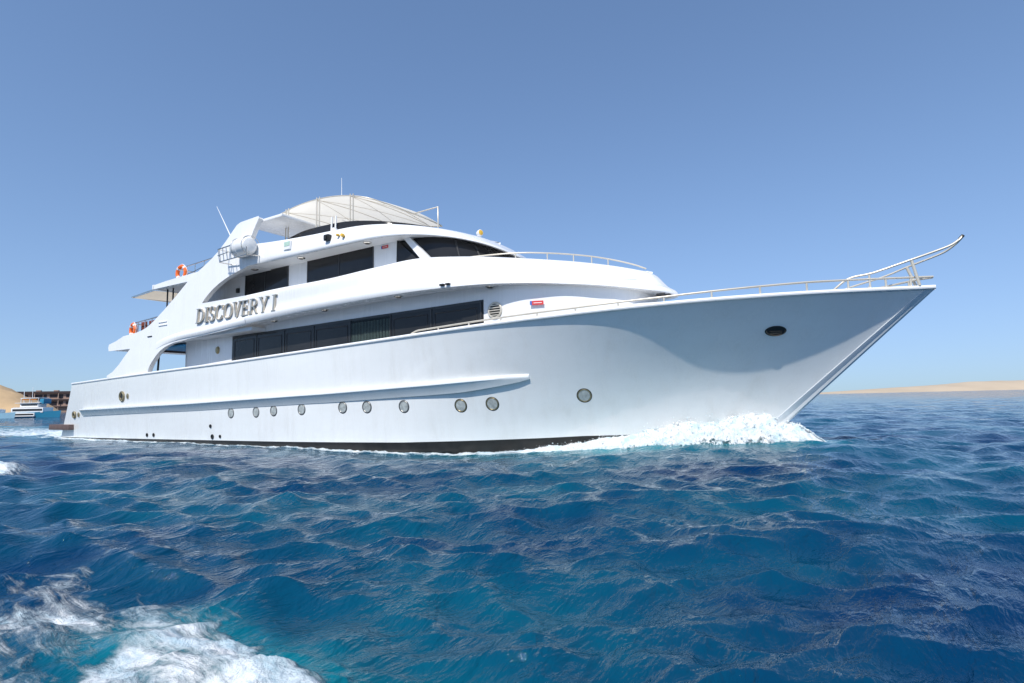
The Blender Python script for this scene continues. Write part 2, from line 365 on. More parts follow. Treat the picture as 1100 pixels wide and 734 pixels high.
# raised foredeck trunk
b = B(); secs2 = []
for X, hw_, zt in spline([(9.7, 1.5, 3.4), (10.2, 2.35, 3.95), (10.9, 2.4, 4.22), (11.8, 2.15, 4.30), (12.7, 1.75, 4.30), (13.5, 1.2, 4.22), (14.2, .65, 4.0), (14.7, .15, 3.4)], 5):
    hw_ = max(hw_, .05); secs2.append([(X, hw_*math.cos(t)*-1 if 0 else -hw_*(abs(math.cos(t))**.55)*(1 if math.cos(t) > 0 else -1), 2.9+(zt-2.9)*(max(math.sin(t), 0)**.6)) for t in np.linspace(0, math.pi, 25)])
loft(b, secs2, cap=True); obj('foredeck_trunk', b, WHITE, yacht, deg=60)
# main deck window band
def quadbox(name, x0, x1, y0, y1, z0a, z0b, z1a, z1b, material, parent):
    b = B(); vs = [b.verts.new(p) for p in ((x0, y0, z0a), (x1, y0, z0b), (x1, y0, z1b), (x0, y0, z1a), (x0, y1, z0a), (x1, y1, z0b), (x1, y1, z1b), (x0, y1, z1a))]
    for f in ((0, 1, 2, 3), (4, 5, 6, 7), (0, 1, 5, 4), (1, 2, 6, 5), (2, 3, 7, 6), (3, 0, 4, 7)): b.faces.new([vs[i] for i in f])
    return obj(name, b, material, parent)
zt_ = lambda X: 4.43 + (X+5)*.0075
zl_ = lambda X: 3.30 + (X+5)*.028
WB = [-5.2, -3.55, -1.75, .0, 2.0, 3.95, 5.75, 7.72]
quadbox('window_recess', WB[0]-.08, WB[-1]+.07, -2.925, -2.89, zl_(WB[0])-.08, zl_(7.7)-.08, zt_(WB[0])+.07, zt_(7.7)+.07, FRAME, yacht)
for i, (x0, x1) in enumerate(zip(WB, WB[1:])):
    cur = i == 4
    w = empty('window'); w.parent = yacht
    g = .03
    if cur:
        b = B(); pr_ = [(X, -2.94-.018*math.sin(X*42)) for X in np.linspace(x0+g, x1-g, 160)]
        loft(b, [[(X, y, zl_(X)), (X, y, zt_(X)-.1)] for X, y in pr_]); obj('curtain', b, CURT, w, deg=180)
        quadbox('pane', x0+g, x1-g, -2.99, -2.98, zl_(x0), zl_(x1), zt_(x0)-.02, zt_(x1)-.02, SEEGLASS, w)
    else:
        quadbox('pane', x0+g, x1-g, -2.945, -2.92, zl_(x0), zl_(x1), zt_(x0)-.02, zt_(x1)-.02, GLASS, w)
    # sliding sash inside
    b = B(); 
    if not cur:
        a0, a1 = x0+.16, x1-.16
        tube(b, [(a0, -2.95, zl_(a0)), (a0, -2.95, zt_(a0)-.16), (a1, -2.95, zt_(a1)-.16), (a1, -2.95, zl_(a1))], .016, 6)
    box(b, x1-.03, x1+.03, -2.965, -2.90, zl_(x1)-.02, zt_(x1)+.01)
    obj('sash', b, FRAME, w)
# wall fittings of the main deck
b = B(); lathe(b, (-6.35, -2.9, 3.98), (0, -1, 0), [(.13, 0), (.13, .05), (.1, .09), (.03, .1)], 16, sx=.8, sy=1.25); obj('wall_lamp', b, BRASS, yacht)
b = B(); lathe(b, (8.22, -2.9, 4.22), (0, -1, 0), [(.26, 0), (.26, .04), (.235, .06), (.2, .055), (.195, .02)], 32); vent = obj('round_vent', b, STEELP, yacht)
b = B(); lathe(b, (8.22, -2.905, 4.22), (0, -1, 0), [(.2, 0), (.2, .022), (.05, .024)], 24); obj('vent_core', b, DARK, vent)
b = B()
for k in range(-2, 3):
    z = 4.22+k*.075; hw_ = math.sqrt(max(.0, .195**2-(k*.075)**2)); box(b, 8.22-hw_, 8.22+hw_, -2.965, -2.93, z-.014, z+.014)
obj('vent_slats', b, STEELP, vent)
b = B(); box(b, 9.42, 9.78, -2.80, -2.76, 4.27, 4.37); s1 = obj('safety_sign', b, SIGNR, yacht); s1.rotation_euler.z = 0
def sign(x, y, z, w, h, ang):
    o = empty('safety_sign', (x, y, z)); o.rotation_euler.z = ang; o.parent = yacht
    b = B(); box(b, -w/2+h*.52, w/2, -.012, 0, -h/2, h/2); obj('red_panel', b, SIGNR, o)
    b = B(); box(b, -w/2, -w/2+h*.5, -.012, 0, -h/2, h/2); obj('blue_panel', b, SIGNB, o)
    b = B()
    box(b, -w/2+h*.9, w/2-h*.4, -.016, -.010, -h*.10, h*.06); obj('white_line', b, WHITE, o)
bpy.data.objects.remove(s1)
sign(9.55, -2.715, 4.33, .40, .12, math.radians(22)); sign(3.45, -2.715, 7.02, .34, .10, 0)
b = B(); box(b, 12.55, 12.80, -.95, -.80, 4.40, 4.52, .03); box(b, 12.72, 12.9, -.72, -.56, 4.40, 4.52, .03); obj('brow_lights', b, DARK, yacht)

# ---- upper deck house and wheelhouse
b = B(); box(b, -8.5, 4.02, -2.7, 2.7, 4.66, 7.2); obj('upper_house_wall', b, WHITE, yacht)
def window(name, x0, x1, y, z0, z1, sashes=()):
    w = empty(name); w.parent = yacht
    b = B(); t = .035
    for q in ((x0-t, x1+t, z0-t, z0), (x0-t, x1+t, z1, z1+t), (x0-t, x0, z0, z1), (x1, x1+t, z0, z1)): box(b, q[0], q[1], y-.035, y+.01, q[2], q[3])
    obj('frame', b, FRAME, w)
    b = B(); box(b, x0, x1, y-.02, y+.01, z0, z1); obj('pane', b, GLASS, w)
    for sx in sashes:
        b = B(); box(b, sx-.02, sx+.02, y-.03, y, z0+.02, z1-.02); obj('sash', b, FRAME, w)
    return w
window('window', -4.75, -1.92, -2.7, 6.2, 7.12, (-3.4,)); window('window', -.68, 2.86, -2.7, 6.2, 7.14, (1.1,))
# front glazing: triangle quarter light, white pillar, curved windscreen
w = empty('window'); w.parent = yacht
b = B(); vs = [(4.05, 6.30), (4.05, 7.16), (5.05, 6.30)]; plate(b, vs, -2.73, -2.69); obj('pane', b, GLASS, w)
b = B()
tube(b, [(4.05, -2.735, 6.28), (4.05, -2.735, 7.16), (5.05, -2.735, 6.28)], .02, 6); obj('frame', b, FRAME, w)
b = B(); WSb = [(4.02, 2.70, 5.6), (5.1, 2.66, 5.6), (6.0, 2.35, 5.6), (6.75, 1.8, 5.6), (7.2, 1.1, 5.6), (7.38, 0, 5.6)]
bot = spline(WSb, 8); sec_ = []
for q in bot:
    lean = .55*min(1, max(0, (q[0]-4.6)/2.5)); zt2 = float(np.interp(q[0], [4, 5, 6, 7.4], [7.25, 7.22, 7.12, 6.75]))
    sec_.append([(q[0]+.03, -q[1], 5.6), (q[0]-lean*.3, -q[1]*.985, 6.3), (q[0]-lean*.9, -q[1]*.96, zt2)])
loft(b, sec_ + [[(p[0], -p[1], p[2]) for p in s] for s in reversed(sec_)][1:]); ws = obj('windscreen', b, GLASS, yacht, deg=180)
for i in (20, 27, 33):
    a, c, d = sec_[i]; tubeobj('mullion', [a, c, d], .028, FRAME, ws, 6)
b = B(); plate(b, [(4.36, 7.2), (4.62, 7.2), (5.66, 6.2), (5.28, 6.2)], -2.80, -2.66); obj('pillar', b, WHITE, yacht)
# roof visor band
RL = [(-3, 3.75, 7.1), (-1.4, 3.66, 7.1), (.4, 3.6, 7.1), (2.5, 3.57, 7.1), (3.9, 3.45, 7.11), (5, 3.08, 7.1), (6, 2.42, 7.02), (6.72, 1.72, 6.88), (7.15, 1.0, 6.74), (7.4, 0, 6.6)]
RT = [(-3, 3.75, 7.95), (-1.4, 3.62, 7.86), (.4, 3.5, 7.80), (2.5, 3.38, 7.76), (3.7, 3.2, 7.68), (4.6, 2.85, 7.58), (5.4, 2.25, 7.48), (6.0, 1.6, 7.37), (6.4, .9, 7.28), (6.6, 0, 7.2)]
prof2 = [(0, 0), (.04, .03), (.12, .06), (.25, .065), (.4, .06), (.6, .055), (.8, .05), (.92, .035), (1, 0)]
half2, full2 = band(RL, RT, 7, prof2, .12)
b = B(); loft(b, full2); bmesh.ops.remove_doubles(b, verts=b.verts, dist=.001); obj('roof_visor', b, WHITE, yacht, deg=50)
b = B(); A = spline(RL, 7); loft(b, [[(a[0], -a[1]+.03, a[2]+.03), (a[0], 0, a[2]+.05), (a[0], a[1]-.03, a[2]+.03)] for a in A[:-1]]); obj('visor_soffit', b, CEIL, yacht)
b = B(); box(b, -10.45, -3.02, -3.50, 3.50, 7.11, 7.30); obj('sun_deck_slab', b, CEIL, yacht)
b = B()
plate(b, [(-10.5, 7.08), (-7.62, 7.06), (-7.35, 7.04), (-6.95, 7.23), (-6.5, 7.40), (-8.2, 7.36), (-9.4, 7.33), (-10.5, 7.27)], -3.70, -3.54)
box(b, -10.62, -10.46, -3.70, 3.70, 7.08, 7.30, .02); obj('sun_deck_edge', b, WHITE, yacht)
b = B(); plate(b, [(-10.5, 7.08), (-7.62, 7.06), (-7.35, 7.04), (-6.95, 7.23), (-6.5, 7.40), (-8.2, 7.36), (-9.4, 7.33), (-10.5, 7.27)], 3.70, 3.54); obj('sun_deck_edge', b, WHITE, yacht)
# cream awning aft of the sun deck
b = B(); secs2 = [[(X, y, 6.94+(X+12.7)*.055+.10*(1-(y/3.6)**2)) for y in np.linspace(-3.6, 3.6, 15)] for X in np.linspace(-12.7, -10.63, 9)]
loft(b, secs2); aw = obj('awning', b, CREAM, yacht)
b = B(); tube(b, [(-10.63, -3.62, 7.1), (-12.72, -3.62, 6.98), (-12.72, 3.62, 6.98), (-10.63, 3.62, 7.1)], .03); obj('awning_frame', b, CHROME, aw)
for x_ in (-10.0, -9.5): tubeobj('awning_post', [(x_, -3.3, 5.1), (x_, -3.3, 7.08)], .035, DARK, yacht)
# main deck aft opening: flat blue panel under the slab, posts
b = B(); box(b, -11.7, -9.0, -3.0, 3.0, 4.36, 4.43, .01); obj('blue_ceiling_panel', b, BLUE, yacht)
b = B(); box(b, -12.0, -11.8, -3.4, 3.4, 4.28, 4.44); obj('ceiling_beam', b, TEAK, yacht)
for y_ in (-3.25, 3.25): tubeobj('deck_post', [(-10.75, y_, 2.4), (-10.6, y_, 4.45)], .045, DARK, yacht)

# ---- flybridge screen and canopy
FS = [(-2.5, 2.86, 8.08), (-1.6, 2.85, 8.28), (-.6, 2.83, 8.40), (1.2, 2.78, 8.36), (2.4, 2.65, 8.22), (3.3, 2.3, 8.10), (4.0, 1.75, 8.01), (4.5, 1.0, 7.95), (4.7, 0, 7.93)]
P = spline(FS, 6); sec_ = [[(q[0]+.12*(q[0] > 2), -q[1]-.02, 7.55), (q[0]+.05, -q[1], 7.9), (q[0], -q[1]+.06, q[2]), (q[0], -q[1]+.09, q[2]-.01), (q[0], -max(q[1]-.1, 0), 7.5)] for q in P]
b = B(); loft(b, sec_ + [[(p[0], -p[1], p[2]) for p in s] for s in reversed(sec_)][1:]); obj('flybridge_screen', b, GLASS, yacht, deg=60)
CP = [(-3.9, 2.45, 9.30), (-3.0, 2.47, 9.52), (-1.5, 2.47, 9.70), (0, 2.45, 9.68), (1.25, 2.38, 9.50), (2.05, 2.15, 9.30), (2.5, 1.7, 9.13), (2.8, 1.0, 9.0), (2.9, .02, 8.95)]
def can_z(X, y, ze, hw_): return ze + .12*(1-(y/max(hw_, .05))**2)*min(1, hw_/1.2)
P = spline(CP, 6); secs2 = []
for q in P:
    hw_ = max(q[1], .02); ys = np.linspace(-hw_, hw_, 17)
    secs2.append([(q[0], y, can_z(q[0], y, q[2], hw_)) for y in ys])
b = B(); loft(b, secs2); can = obj('canopy', b, CANOPY, yacht, deg=45)
# frame under the canopy
def cz(X): return float(np.interp(X, [q[0] for q in P], [q[2] for q in P]))
def ch(X): return float(np.interp(X, [q[0] for q in P], [q[1] for q in P]))
edge = [(q[0], -q[1], q[2]-.01) for q in P]
tubeobj('edge_tube', edge + [(p[0], -p[1], p[2]) for p in reversed(edge)][1:], .022, STEELP, can)
for X in (-2.55, -.55, 1.35, 2.4):
    h_ = ch(X); tubeobj('cross_bow', [(X, y, can_z(X, y, cz(X), h_)-.03) for y in np.linspace(-h_, h_, 11)], .013, STEELP, can)
for (x0, x1) in ((-2.55, -.55), (-.55, 1.35), (1.35, 2.45)):
    for sgn in (-1, 1):
        pts_ = []
        for t in np.linspace(0, 1, 9):
            X = x0+(x1-x0)*t; h_ = ch(X); y = sgn*(-h_+2*h_*t); pts_.append((X, y, can_z(X, y, cz(X), h_)-.05))
        tubeobj('brace', pts_, .010, STEELP, can)
for X, y0, zb in ((-2.45, -2.47, 7.9), (-.52, -2.47, 7.9), (1.3, -2.38, 7.85), (-2.45, 2.47, 7.9), (1.3, 2.38, 7.85)):
    tubeobj('canopy_post', [(X, y0, zb), (X, y0, cz(X)+.06)], .026, STEELP, can)
    tubeobj('canopy_post', [(X+.16, y0, zb), (X+.16, y0, cz(X+.16)+.06)], .026, STEELP, can)
tubeobj('forward_post', [(4.12, -.55, 7.8), (4.12, -.55, 8.98), (2.85, -.5, 8.98)], .028, STEELP, can)
for x_ in (.78, 1.0): tubeobj('screen_post', [(x_, -2.84, 7.7), (x_, -2.8, 8.62)], .035, WHITE, yacht)
# seats just visible on the flybridge
# ---- antennas
tubeobj('whip_antenna', [(-4.1, -3.62, 8.1), (-4.75, -3.5, 8.75), (-5.97, -3.4, 10.25)], [.03, .026, .009], WHITE, yacht, 6)
tubeobj('whip_antenna', [(-1.9, 0, 9.85), (-1.92, 0, 11.75)], [.026, .01], WHITE, yacht, 6)
# searchlight on the wheelhouse roof
sl_ = empty('searchlight', (5.7, 0, 7.5)); sl_.parent = yacht; sl_.scale = (.62, .62, .62)
b = B(); lathe(b, (0, 0, .0), (0, 0, 1), [(.1, -.1), (.06, .0), (.05, .3)], 12); obj('stand', b, WHITE, sl_)
b = B(); lathe(b, (-.16, 0, .46), (1, -.35, .05), [(.04, -.05), (.15, 0), (.19, .12), (.2, .26), (.18, .28)], 18); obj('lamp_body', b, WHITE, sl_)
b = B(); lathe(b, (.09, -.09, .47), (1, -.35, .05), [(.16, .02), (.15, .04), (.05, .06)], 16); obj('lens', b, AMBER, sl_)
# nav lights, panel and little fittings on the roof band
b = B(); box(b, -.86, -.46, -3.70, -3.63, 7.36, 7.72, .015); pn = obj('light_panel', b, WHITE, yacht)
b = B(); box(b, -.82, -.50, -3.715, -3.695, 7.52, 7.69); obj('green_insert', b, GREENP, pn)
b = B(); box(b, -.82, -.50, -3.715, -3.695, 7.39, 7.50); obj('pale_insert', b, WHITE, pn)
b = B(); box(b, 1.42, 1.66, -3.72, -3.55, 7.36, 7.58, .02); box(b, 1.47, 1.61, -3.76, -3.70, 7.40, 7.52); obj('navigation_light', b, DARK, yacht)
b = B(); lathe(b, (2.3, -3.56, 7.42), (0.2, -1, 0.1), [(.05, 0), (.07, .06), (.05, .14)], 12); obj('deck_lamp', b, AMBER, yacht)
b = B(); lathe(b, (2.08, -3.56, 7.48), (-.5, -1, 0.1), [(.03, 0), (.05, .05), (.04, .12)], 12); obj('deck_lamp', b, AMBER, yacht)
b = B(); lathe(b, (1.5, -3.3, 7.86), (0, 0, 1), [(.12, -.1), (.1, .05), (.03, .08)], 12); obj('roof_vent', b, WHITE, yacht)
def slit(X, z, w, h=.05):
    b = B(); box(b, X-w/2, X+w/2, -3.775, -3.74, z-h/2, z+h/2, .01); obj('scupper', b, DARK, yacht)
slit(-10.5, 4.84, .4)
b = B(); box(b, -9.75, -9.0, -3.785, -3.745, 5.25, 5.29, .01); box(b, -9.75, -9.05, -3.785, -3.745, 5.40, 5.44, .01); obj('vent_louvre', b, WHITE, yacht)
b = B(); box(b, 6.75, 6.9, -3.76, -3.5, 5.02, 5.08, .01); box(b, 6.96, 7.1, -3.74, -3.5, 5.03, 5.08, .01); obj('scupper', b, DARK, yacht)
# downlights under both overhangs
for X, y, z in ((-4.6, -3.2, 4.7), (-1.9, -3.3, 4.82), (1.1, -3.35, 4.93), (4.7, -3.35, 5.0), (8.1, -3.0, 4.96), (-3.4, -3.2, 7.12), (-.4, -3.25, 7.12), (3.1, -3.2, 7.13)):
    b = B(); lathe(b, (X, y, z+.03), (0, 0, -1), [(.15, 0), (.15, .05), (.11, .075), (.09, .06)], 16); d = obj('downlight', b, CHROME, yacht)
    b = B(); lathe(b, (X, y, z+.02), (0, 0, -1), [(.09, .04), (.08, .075), (.03, .08)], 12); obj('lens', b, DARK, d)
b = B(); box(b, -5.35, -5.2, -2.80, -2.69, 6.42, 6.62, .02); obj('speaker', b, DARK, yacht)

# ---- railings
def plan_side(X, inset=.1):
    return Vector((X, -max(np.interp(X/19.15, SHx, SHy)-inset, .02), Zs(X)))
rail = empty('bow_rail'); rail.parent = yacht
xs = np.linspace(5.85, 18.85, 60)
rh = lambda X: float(np.interp(X, [5.8, 8.2, 11, 13.4, 16.5, 19], [.13, .145, .15, .17, .255, .255]))
for sg in (1, -1):
    pts_ = [plan_side(5.5)+Vector((0, 0, .0)), plan_side(5.6)+Vector((0, 0, .07)), plan_side(5.75)+Vector((0, 0, .115))] + [plan_side(X)+Vector((0, 0, rh(X))) for X in xs] + [Vector((19.12, -.05, 4.27))]
    pts_ = [Vector((p.x, p.y*sg, p.z)) for p in pts_]
    tubeobj('handrail', pts_, .027, STEELP, rail)
    for X in (6.66, 7.8, 8.9, 10.03, 11.12, 12.25, 13.37, 14.46, 15.51, 16.49, 17.35, 17.8, 18.13, 18.65):
        p = plan_side(X); h_ = rh(X)+ (.10 if X == 17.8 else 0)
        tubeobj('stanchion', [Vector((p.x, p.y*sg, p.z)), Vector((p.x, p.y*sg, p.z+h_))], .024, STEELP, rail, 6)
bs = empty('bowsprit'); bs.parent = yacht
ST = [(16.9, -.62, 4.0), (17.35, -.55, 4.36), (17.9, -.47, 4.46), (18.68, -.35, 4.69), (19.2, -.2, 4.86), (19.5, -.12, 4.97), (19.68, -.05, 5.09), (19.76, -.02, 5.18)]
tubeobj('sprit_tube', spline(ST, 6), .027, STEELP, bs)
tubeobj('sprit_tube', spline([(16.75, .5, 4.05), (17.3, .45, 4.28), (18.1, .35, 4.46), (18.62, .28, 4.63), (19.2, .15, 4.80), (19.44, .1, 4.89), (19.66, .03, 5.05), (19.76, .0, 5.17)], 6), .024, STEELP, bs)
b = B(); tube(b, [(19.70, -.02, 5.11), (19.78, -.01, 5.20)], .038); obj('sprit_end', b, DARK, bs)
tubeobj('sprit_post', [(18.82, -.30, 4.05), (18.70, -.33, 4.70)], .035, STEELP, bs); tubeobj('sprit_post', [(18.82, .30, 4.05), (18.64, .27, 4.63)], .035, STEELP, bs)
# upper foredeck rail
ur = empty('upper_rail'); ur.parent = yacht
UR = [(4.95, 2.45, 6.17), (5.6, 2.42, 6.22), (6.6, 2.2, 6.25), (8.25, 1.7, 6.25), (9.3, 1.1, 6.2), (10.1, .55, 6.12), (10.8, .15, 5.98), (11.5, -.15, 5.76), (11.9, -.3, 5.58)]
pp = spline(UR, 6); pp = [(q[0], -q[1], q[2]) for q in pp]
tubeobj('handrail', pp, .025, STEELP, ur)
for i in (4, 9, 14, 18, 23, 28, 32, 36): tubeobj('stanchion', [(pp[i][0], pp[i][1], 5.6 if i < 30 else 5.4), pp[i]], .022, STEELP, ur, 6)
# after rails
def after_rail(x0, x1, xb, y, z0, z1, z2, nposts, nm, mid):
    r = empty(nm); r.parent = yacht
    tubeobj('handrail', [(x1, -y, z2), (x0, -y, z1), (x0, y, z1), (x1, y, z2)], .03, CHROME, r)
    if mid: tubeobj('middle_rail', [(x1, -y, (z0+z2)/2), (x0, -y, (z0+z1)/2), (x0, y, (z0+z1)/2), (x1, y, (z0+z2)/2)], .016, CHROME, r)
    for sg in (-1, 1):
        for t in np.linspace(0, 1, nposts):
            X = x0+(xb-x0)*t; tubeobj('stanchion', [(X, sg*y, z0), (X, sg*y, z1+(z2-z1)*(X-x0)/(x1-x0))], .022, CHROME, r, 6)
    for y_ in np.linspace(-y, y, 7)[1:-1]: tubeobj('stanchion', [(x0, y_, z0), (x0, y_, z1)], .022, CHROME, r, 6)
after_rail(-13.05, -9.6, -10.4, 3.42, 4.66, 5.70, 5.86, 5, 'after_deck_rail', True)
after_rail(-9.0, -5.4, -6.8, 3.40, 7.3, 7.88, 8.0, 4, 'sun_deck_rail', False)
tubeobj('wire', [(-5.9, -3.6, 7.7), (-7.6, -3.45, 7.55), (-9.0, -3.4, 7.45)], .012, DARK, yacht)

# ---- raised name letters, hand built serif capitals
def letters(text, x0, x1, z0, z1, y):
    H = z1-z0; lay = [0]; root = empty('name_lettering'); root.parent = yacht
    def pol(pts):
        lay[0] = (lay[0]+1) % 7; e = lay[0]*.0012
        vs_ = [(cx+(px*wd+ (pz-.5)*.10)*H, z0+pz*H) for px, pz in pts]
        a = [b.verts.new((q[0], y-.05-e, q[1])) for q in vs_]; c = [b.verts.new((q[0], y+.02, q[1])) for q in vs_]
        b.faces.new(a); b.faces.new(c)
        for i in range(len(a)): j = (i+1) % len(a); b.faces.new((a[i], a[j], c[j], c[i]))
    def bar(xa, za, xb, zb, w): pol([(xa-w/2, za), (xa+w/2, za), (xb+w/2, zb), (xb-w/2, zb)])
    def hb_(xa, xb, z, t): pol([(xa, z-t/2), (xb, z-t/2), (xb, z+t/2), (xa, z+t/2)])
    def ser(x, z, w=.16): hb_(x-w, x+w, z+(.03 if z < .5 else -.03), .06)
    def arc(cx_, cz_, rx, rz, a0, a1, wt, wn):
        n = 18
        for k in range(n):
            t0 = math.radians(a0+(a1-a0)*k/n); t1 = math.radians(a0+(a1-a0)*(k+1)/n)
            f = lambda t: wn+(wt-wn)*abs(math.cos(t))
            pol([(cx_+(rx-f(t0))*math.cos(t0), cz_+(rz-wn)*math.sin(t0)), (cx_+rx*math.cos(t0), cz_+rz*math.sin(t0)), (cx_+rx*math.cos(t1), cz_+rz*math.sin(t1)), (cx_+(rx-f(t1))*math.cos(t1), cz_+(rz-wn)*math.sin(t1))])
    adv = {'D': .98, 'I': .50, 'S': .74, 'C': .92, 'O': 1.0, 'V': .92, 'E': .84, 'R': .95, 'Y': .92, ' ': .30}
    tot = sum(adv[c] for c in text); wd = (x1-x0)/H/tot; cx = x0; T = .14; t_ = .055
    for c in text:
        b = B()
        if c == 'D': bar(.22, 0, .22, 1, T); ser(.2, 0); ser(.2, 1); arc(.34, .5, .56, .5, -90, 90, T, t_)
        elif c == 'I': bar(.25, 0, .25, 1, T); ser(.25, 0, .2); ser(.25, 1, .2)
        elif c == 'S': arc(.36, .74, .28, .26, 20, 270, T*.8, t_); arc(.36, .26, .3, .26, -160, 90, T*.8, t_); bar(.60, .66, .62, .92, .06); bar(.08, .08, .1, .34, .06)
        elif c == 'C': arc(.48, .5, .44, .5, 45, 315, T, t_); bar(.80, .64, .82, .96, .07); bar(.78, .1, .80, .28, .07)
        elif c == 'O': arc(.5, .5, .46, .5, 0, 360, T, t_)
        elif c == 'V': bar(.46, 0, .16, 1, T); bar(.46, 0, .76, 1, t_*1.1); ser(.16, 1); ser(.76, 1, .13)
        elif c == 'E': bar(.2, 0, .2, 1, T); hb_(.1, .74, .035, t_); hb_(.1, .70, .965, t_); hb_(.2, .56, .52, t_); bar(.74, 0, .76, .26, .06); bar(.68, .76, .70, 1, .06); bar(.56, .40, .56, .64, .05); ser(.16, 0, .1); ser(.16, 1, .1)
        elif c == 'R': bar(.2, 0, .2, 1, T); ser(.2, 0); ser(.2, 1); arc(.36, .74, .36, .26, -90, 90, T*.9, t_); hb_(.2, .4, .965, t_); hb_(.2, .4, .5, t_); bar(.78, 0, .44, .5, T); ser(.82, 0, .12)
        elif c == 'Y': bar(.46, 0, .46, .5, T); ser(.46, 0); bar(.44, .45, .14, 1, T*.9); bar(.48, .45, .78, 1, t_*1.1); ser(.14, 1); ser(.78, 1, .13)
        cx += adv[c]*wd*H
        if c != ' ': obj('letter', b, LETTER, root, deg=40)
        else: b.free()
    return root
letters('DISCOVERY I', -6.55, -1.05, 5.07, 5.70, -3.78)

# ================================================================== loose things aboard
def lifebuoy(loc, rot, label):
    t = empty('lifebuoy', loc); t.rotation_euler = rot; tag(t, label, 'lifebuoy', 'orange lifebuoys on the after rails')
    b = B(); pts_ = [(math.cos(a)*.29, 0, math.sin(a)*.29) for a in np.linspace(0, 2*math.pi, 33)]; tube(b, pts_, .085, 10, cap=False); bmesh.ops.remove_doubles(b, verts=b.verts, dist=.004); obj('ring', b, ORANGE, t)
    for a0 in (45, 135, 225, 315):
        b = B(); tube(b, [(math.cos(math.radians(a))*.29, 0, math.sin(math.radians(a))*.29) for a in range(a0-9, a0+10, 3)], .09, 10); obj('band', b, WHITE, t)
    b = B(); tube(b, [(math.cos(a)*(.385+.02*math.cos(4*a)), 0, math.sin(a)*(.385+.02*math.cos(4*a))) for a in np.linspace(0, 2*math.pi, 49)], .012, 6); obj('grab_line', b, WHITE, t)
lifebuoy((-8.45, -3.50, 7.62), (0, 0, .1), 'orange lifebuoy hanging on the top sun deck rail')
lifebuoy((-12.75, -3.47, 5.36), (0, 0, -.12), 'orange lifebuoy at the aft corner of the middle deck rail')
def deck_chair(loc, rz, label):
    t = empty('deck_chair', loc); t.rotation_euler.z = rz; tag(t, label, 'chair', 'dark red wooden chairs on the middle deck')
    b = B(); box(b, -.25, .25, -.25, .25, .42, .47, .01); obj('seat', b, REDW, t)
    b = B()
    for k in range(5): box(b, -.23+k*.1, -.17+k*.1, .22, .25, .5, 1.02, .005)
    box(b, -.26, .26, .215, .255, .98, 1.08, .01); obj('backrest', b, REDW, t)
    for sx in (-.22, .22):
        for sy in (-.22, .23):
            b = B(); box(b, sx-.025, sx+.025, sy-.025, sy+.025, 0, .42 if sy < 0 else 1.0, .004); obj('leg', b, REDW, t)
        b = B(); box(b, sx-.03, sx+.03, -.24, .24, .62, .66, .008); obj('armrest', b, REDW, t)
for x_, y_, rz, lb in ((-12.2, -3.0, math.pi, 'dark red wooden chair nearest the aft lifebuoy on the middle deck'), (-11.45, -3.0, math.pi, 'dark red wooden chair in the middle of three behind the after rail'), (-10.7, -3.0, math.pi, 'dark red wooden chair nearest the white side fin')):
    deck_chair((x_, y_, 4.665), rz, lb)
# life raft canister in its cradle
rf = empty('life_raft', (-2.95, -3.95, 7.78)); tag(rf, 'white life raft canister lying in a wire cradle outside the arch', 'life raft')
b = B(); lathe(b, (-.55, 0, 0), (1, -.12, .0), [(.12, -.06), (.27, .0), (.345, .10), (.37, .25), (.37, .50), (.385, .51), (.385, .56), (.37, .57), (.37, .85), (.345, 1.0), (.26, 1.1), (.1, 1.15)], 28); obj('canister', b, RAFT, rf)
b = B()
for x_ in (-.25, .45): tube(b, [(x_+.01*math.cos(a), .39*math.cos(a)-.05, .39*math.sin(a)) for a in np.linspace(0, 2*math.pi, 25)], .014, 6)
obj('lashing', b, CHROME, rf)
cr = empty('raft_cradle'); cr.parent = yacht
b = B()
tube(b, [(-4.3, -4.25, 7.86), (-2.6, -4.35, 7.86)], .025); tube(b, [(-4.3, -3.75, 7.86), (-4.3, -4.25, 7.86), (-4.15, -4.25, 7.3), (-4.1, -3.75, 7.3)], .025)
tube(b, [(-4.15, -4.25, 7.32), (-2.3, -4.30, 7.32)], .025); tube(b, [(-2.3, -3.7, 7.4), (-2.3, -4.30, 7.32), (-2.2, -4.36, 7.62)], .025); tube(b, [(-4.3, -4.25, 7.60), (-3.5, -4.33, 7.6)], .02)
obj('cradle_frame', b, CHROME, cr)
for k in range(5): tubeobj('cradle_bar', [(-4.22+k*.24, -4.25, 7.86), (-4.1+k*.24, -4.25, 7.32)], .02, CHROME, cr, 6)
# ================================================================== noise and sea
PERM = rng.permutation(512); GA = rng.random(512)*2*np.pi
def gnoise(x, y):
    xi = np.floor(x).astype(np.int64); yi = np.floor(y).astype(np.int64); xf = x-xi; yf = y-yi
    u = xf**3*(xf*(xf*6-15)+10); v = yf**3*(yf*(yf*6-15)+10)
    def g(ix, iy, dx, dy):
        a = GA[(PERM[(ix & 511)] + iy) & 511]; return np.cos(a)*dx+np.sin(a)*dy
    n00 = g(xi, yi, xf, yf); n10 = g(xi+1, yi, xf-1, yf); n01 = g(xi, yi+1, xf, yf-1); n11 = g(xi+1, yi+1, xf-1, yf-1)
    return (n00*(1-u)+n10*u)*(1-v) + (n01*(1-u)+n11*u)*v
def fbm(x, y, o=4, r=.55):
    s = 0; a = 1
    for k in range(o): s = s+a*gnoise(x+17.3*k, y-9.1*k); x = x*2.03; y = y*2.03; a *= r
    return s
def sstep(a, b, x): t = np.clip((x-a)/(b-a), 0, 1); return t*t*(3-2*t)
NW = 140; lam = np.exp(np.linspace(math.log(8.0), math.log(.12), NW))
wdir = math.atan2(-.80, .60)
wth = wdir + rng.normal(0, .62, NW); wph = rng.random(NW)*2*np.pi
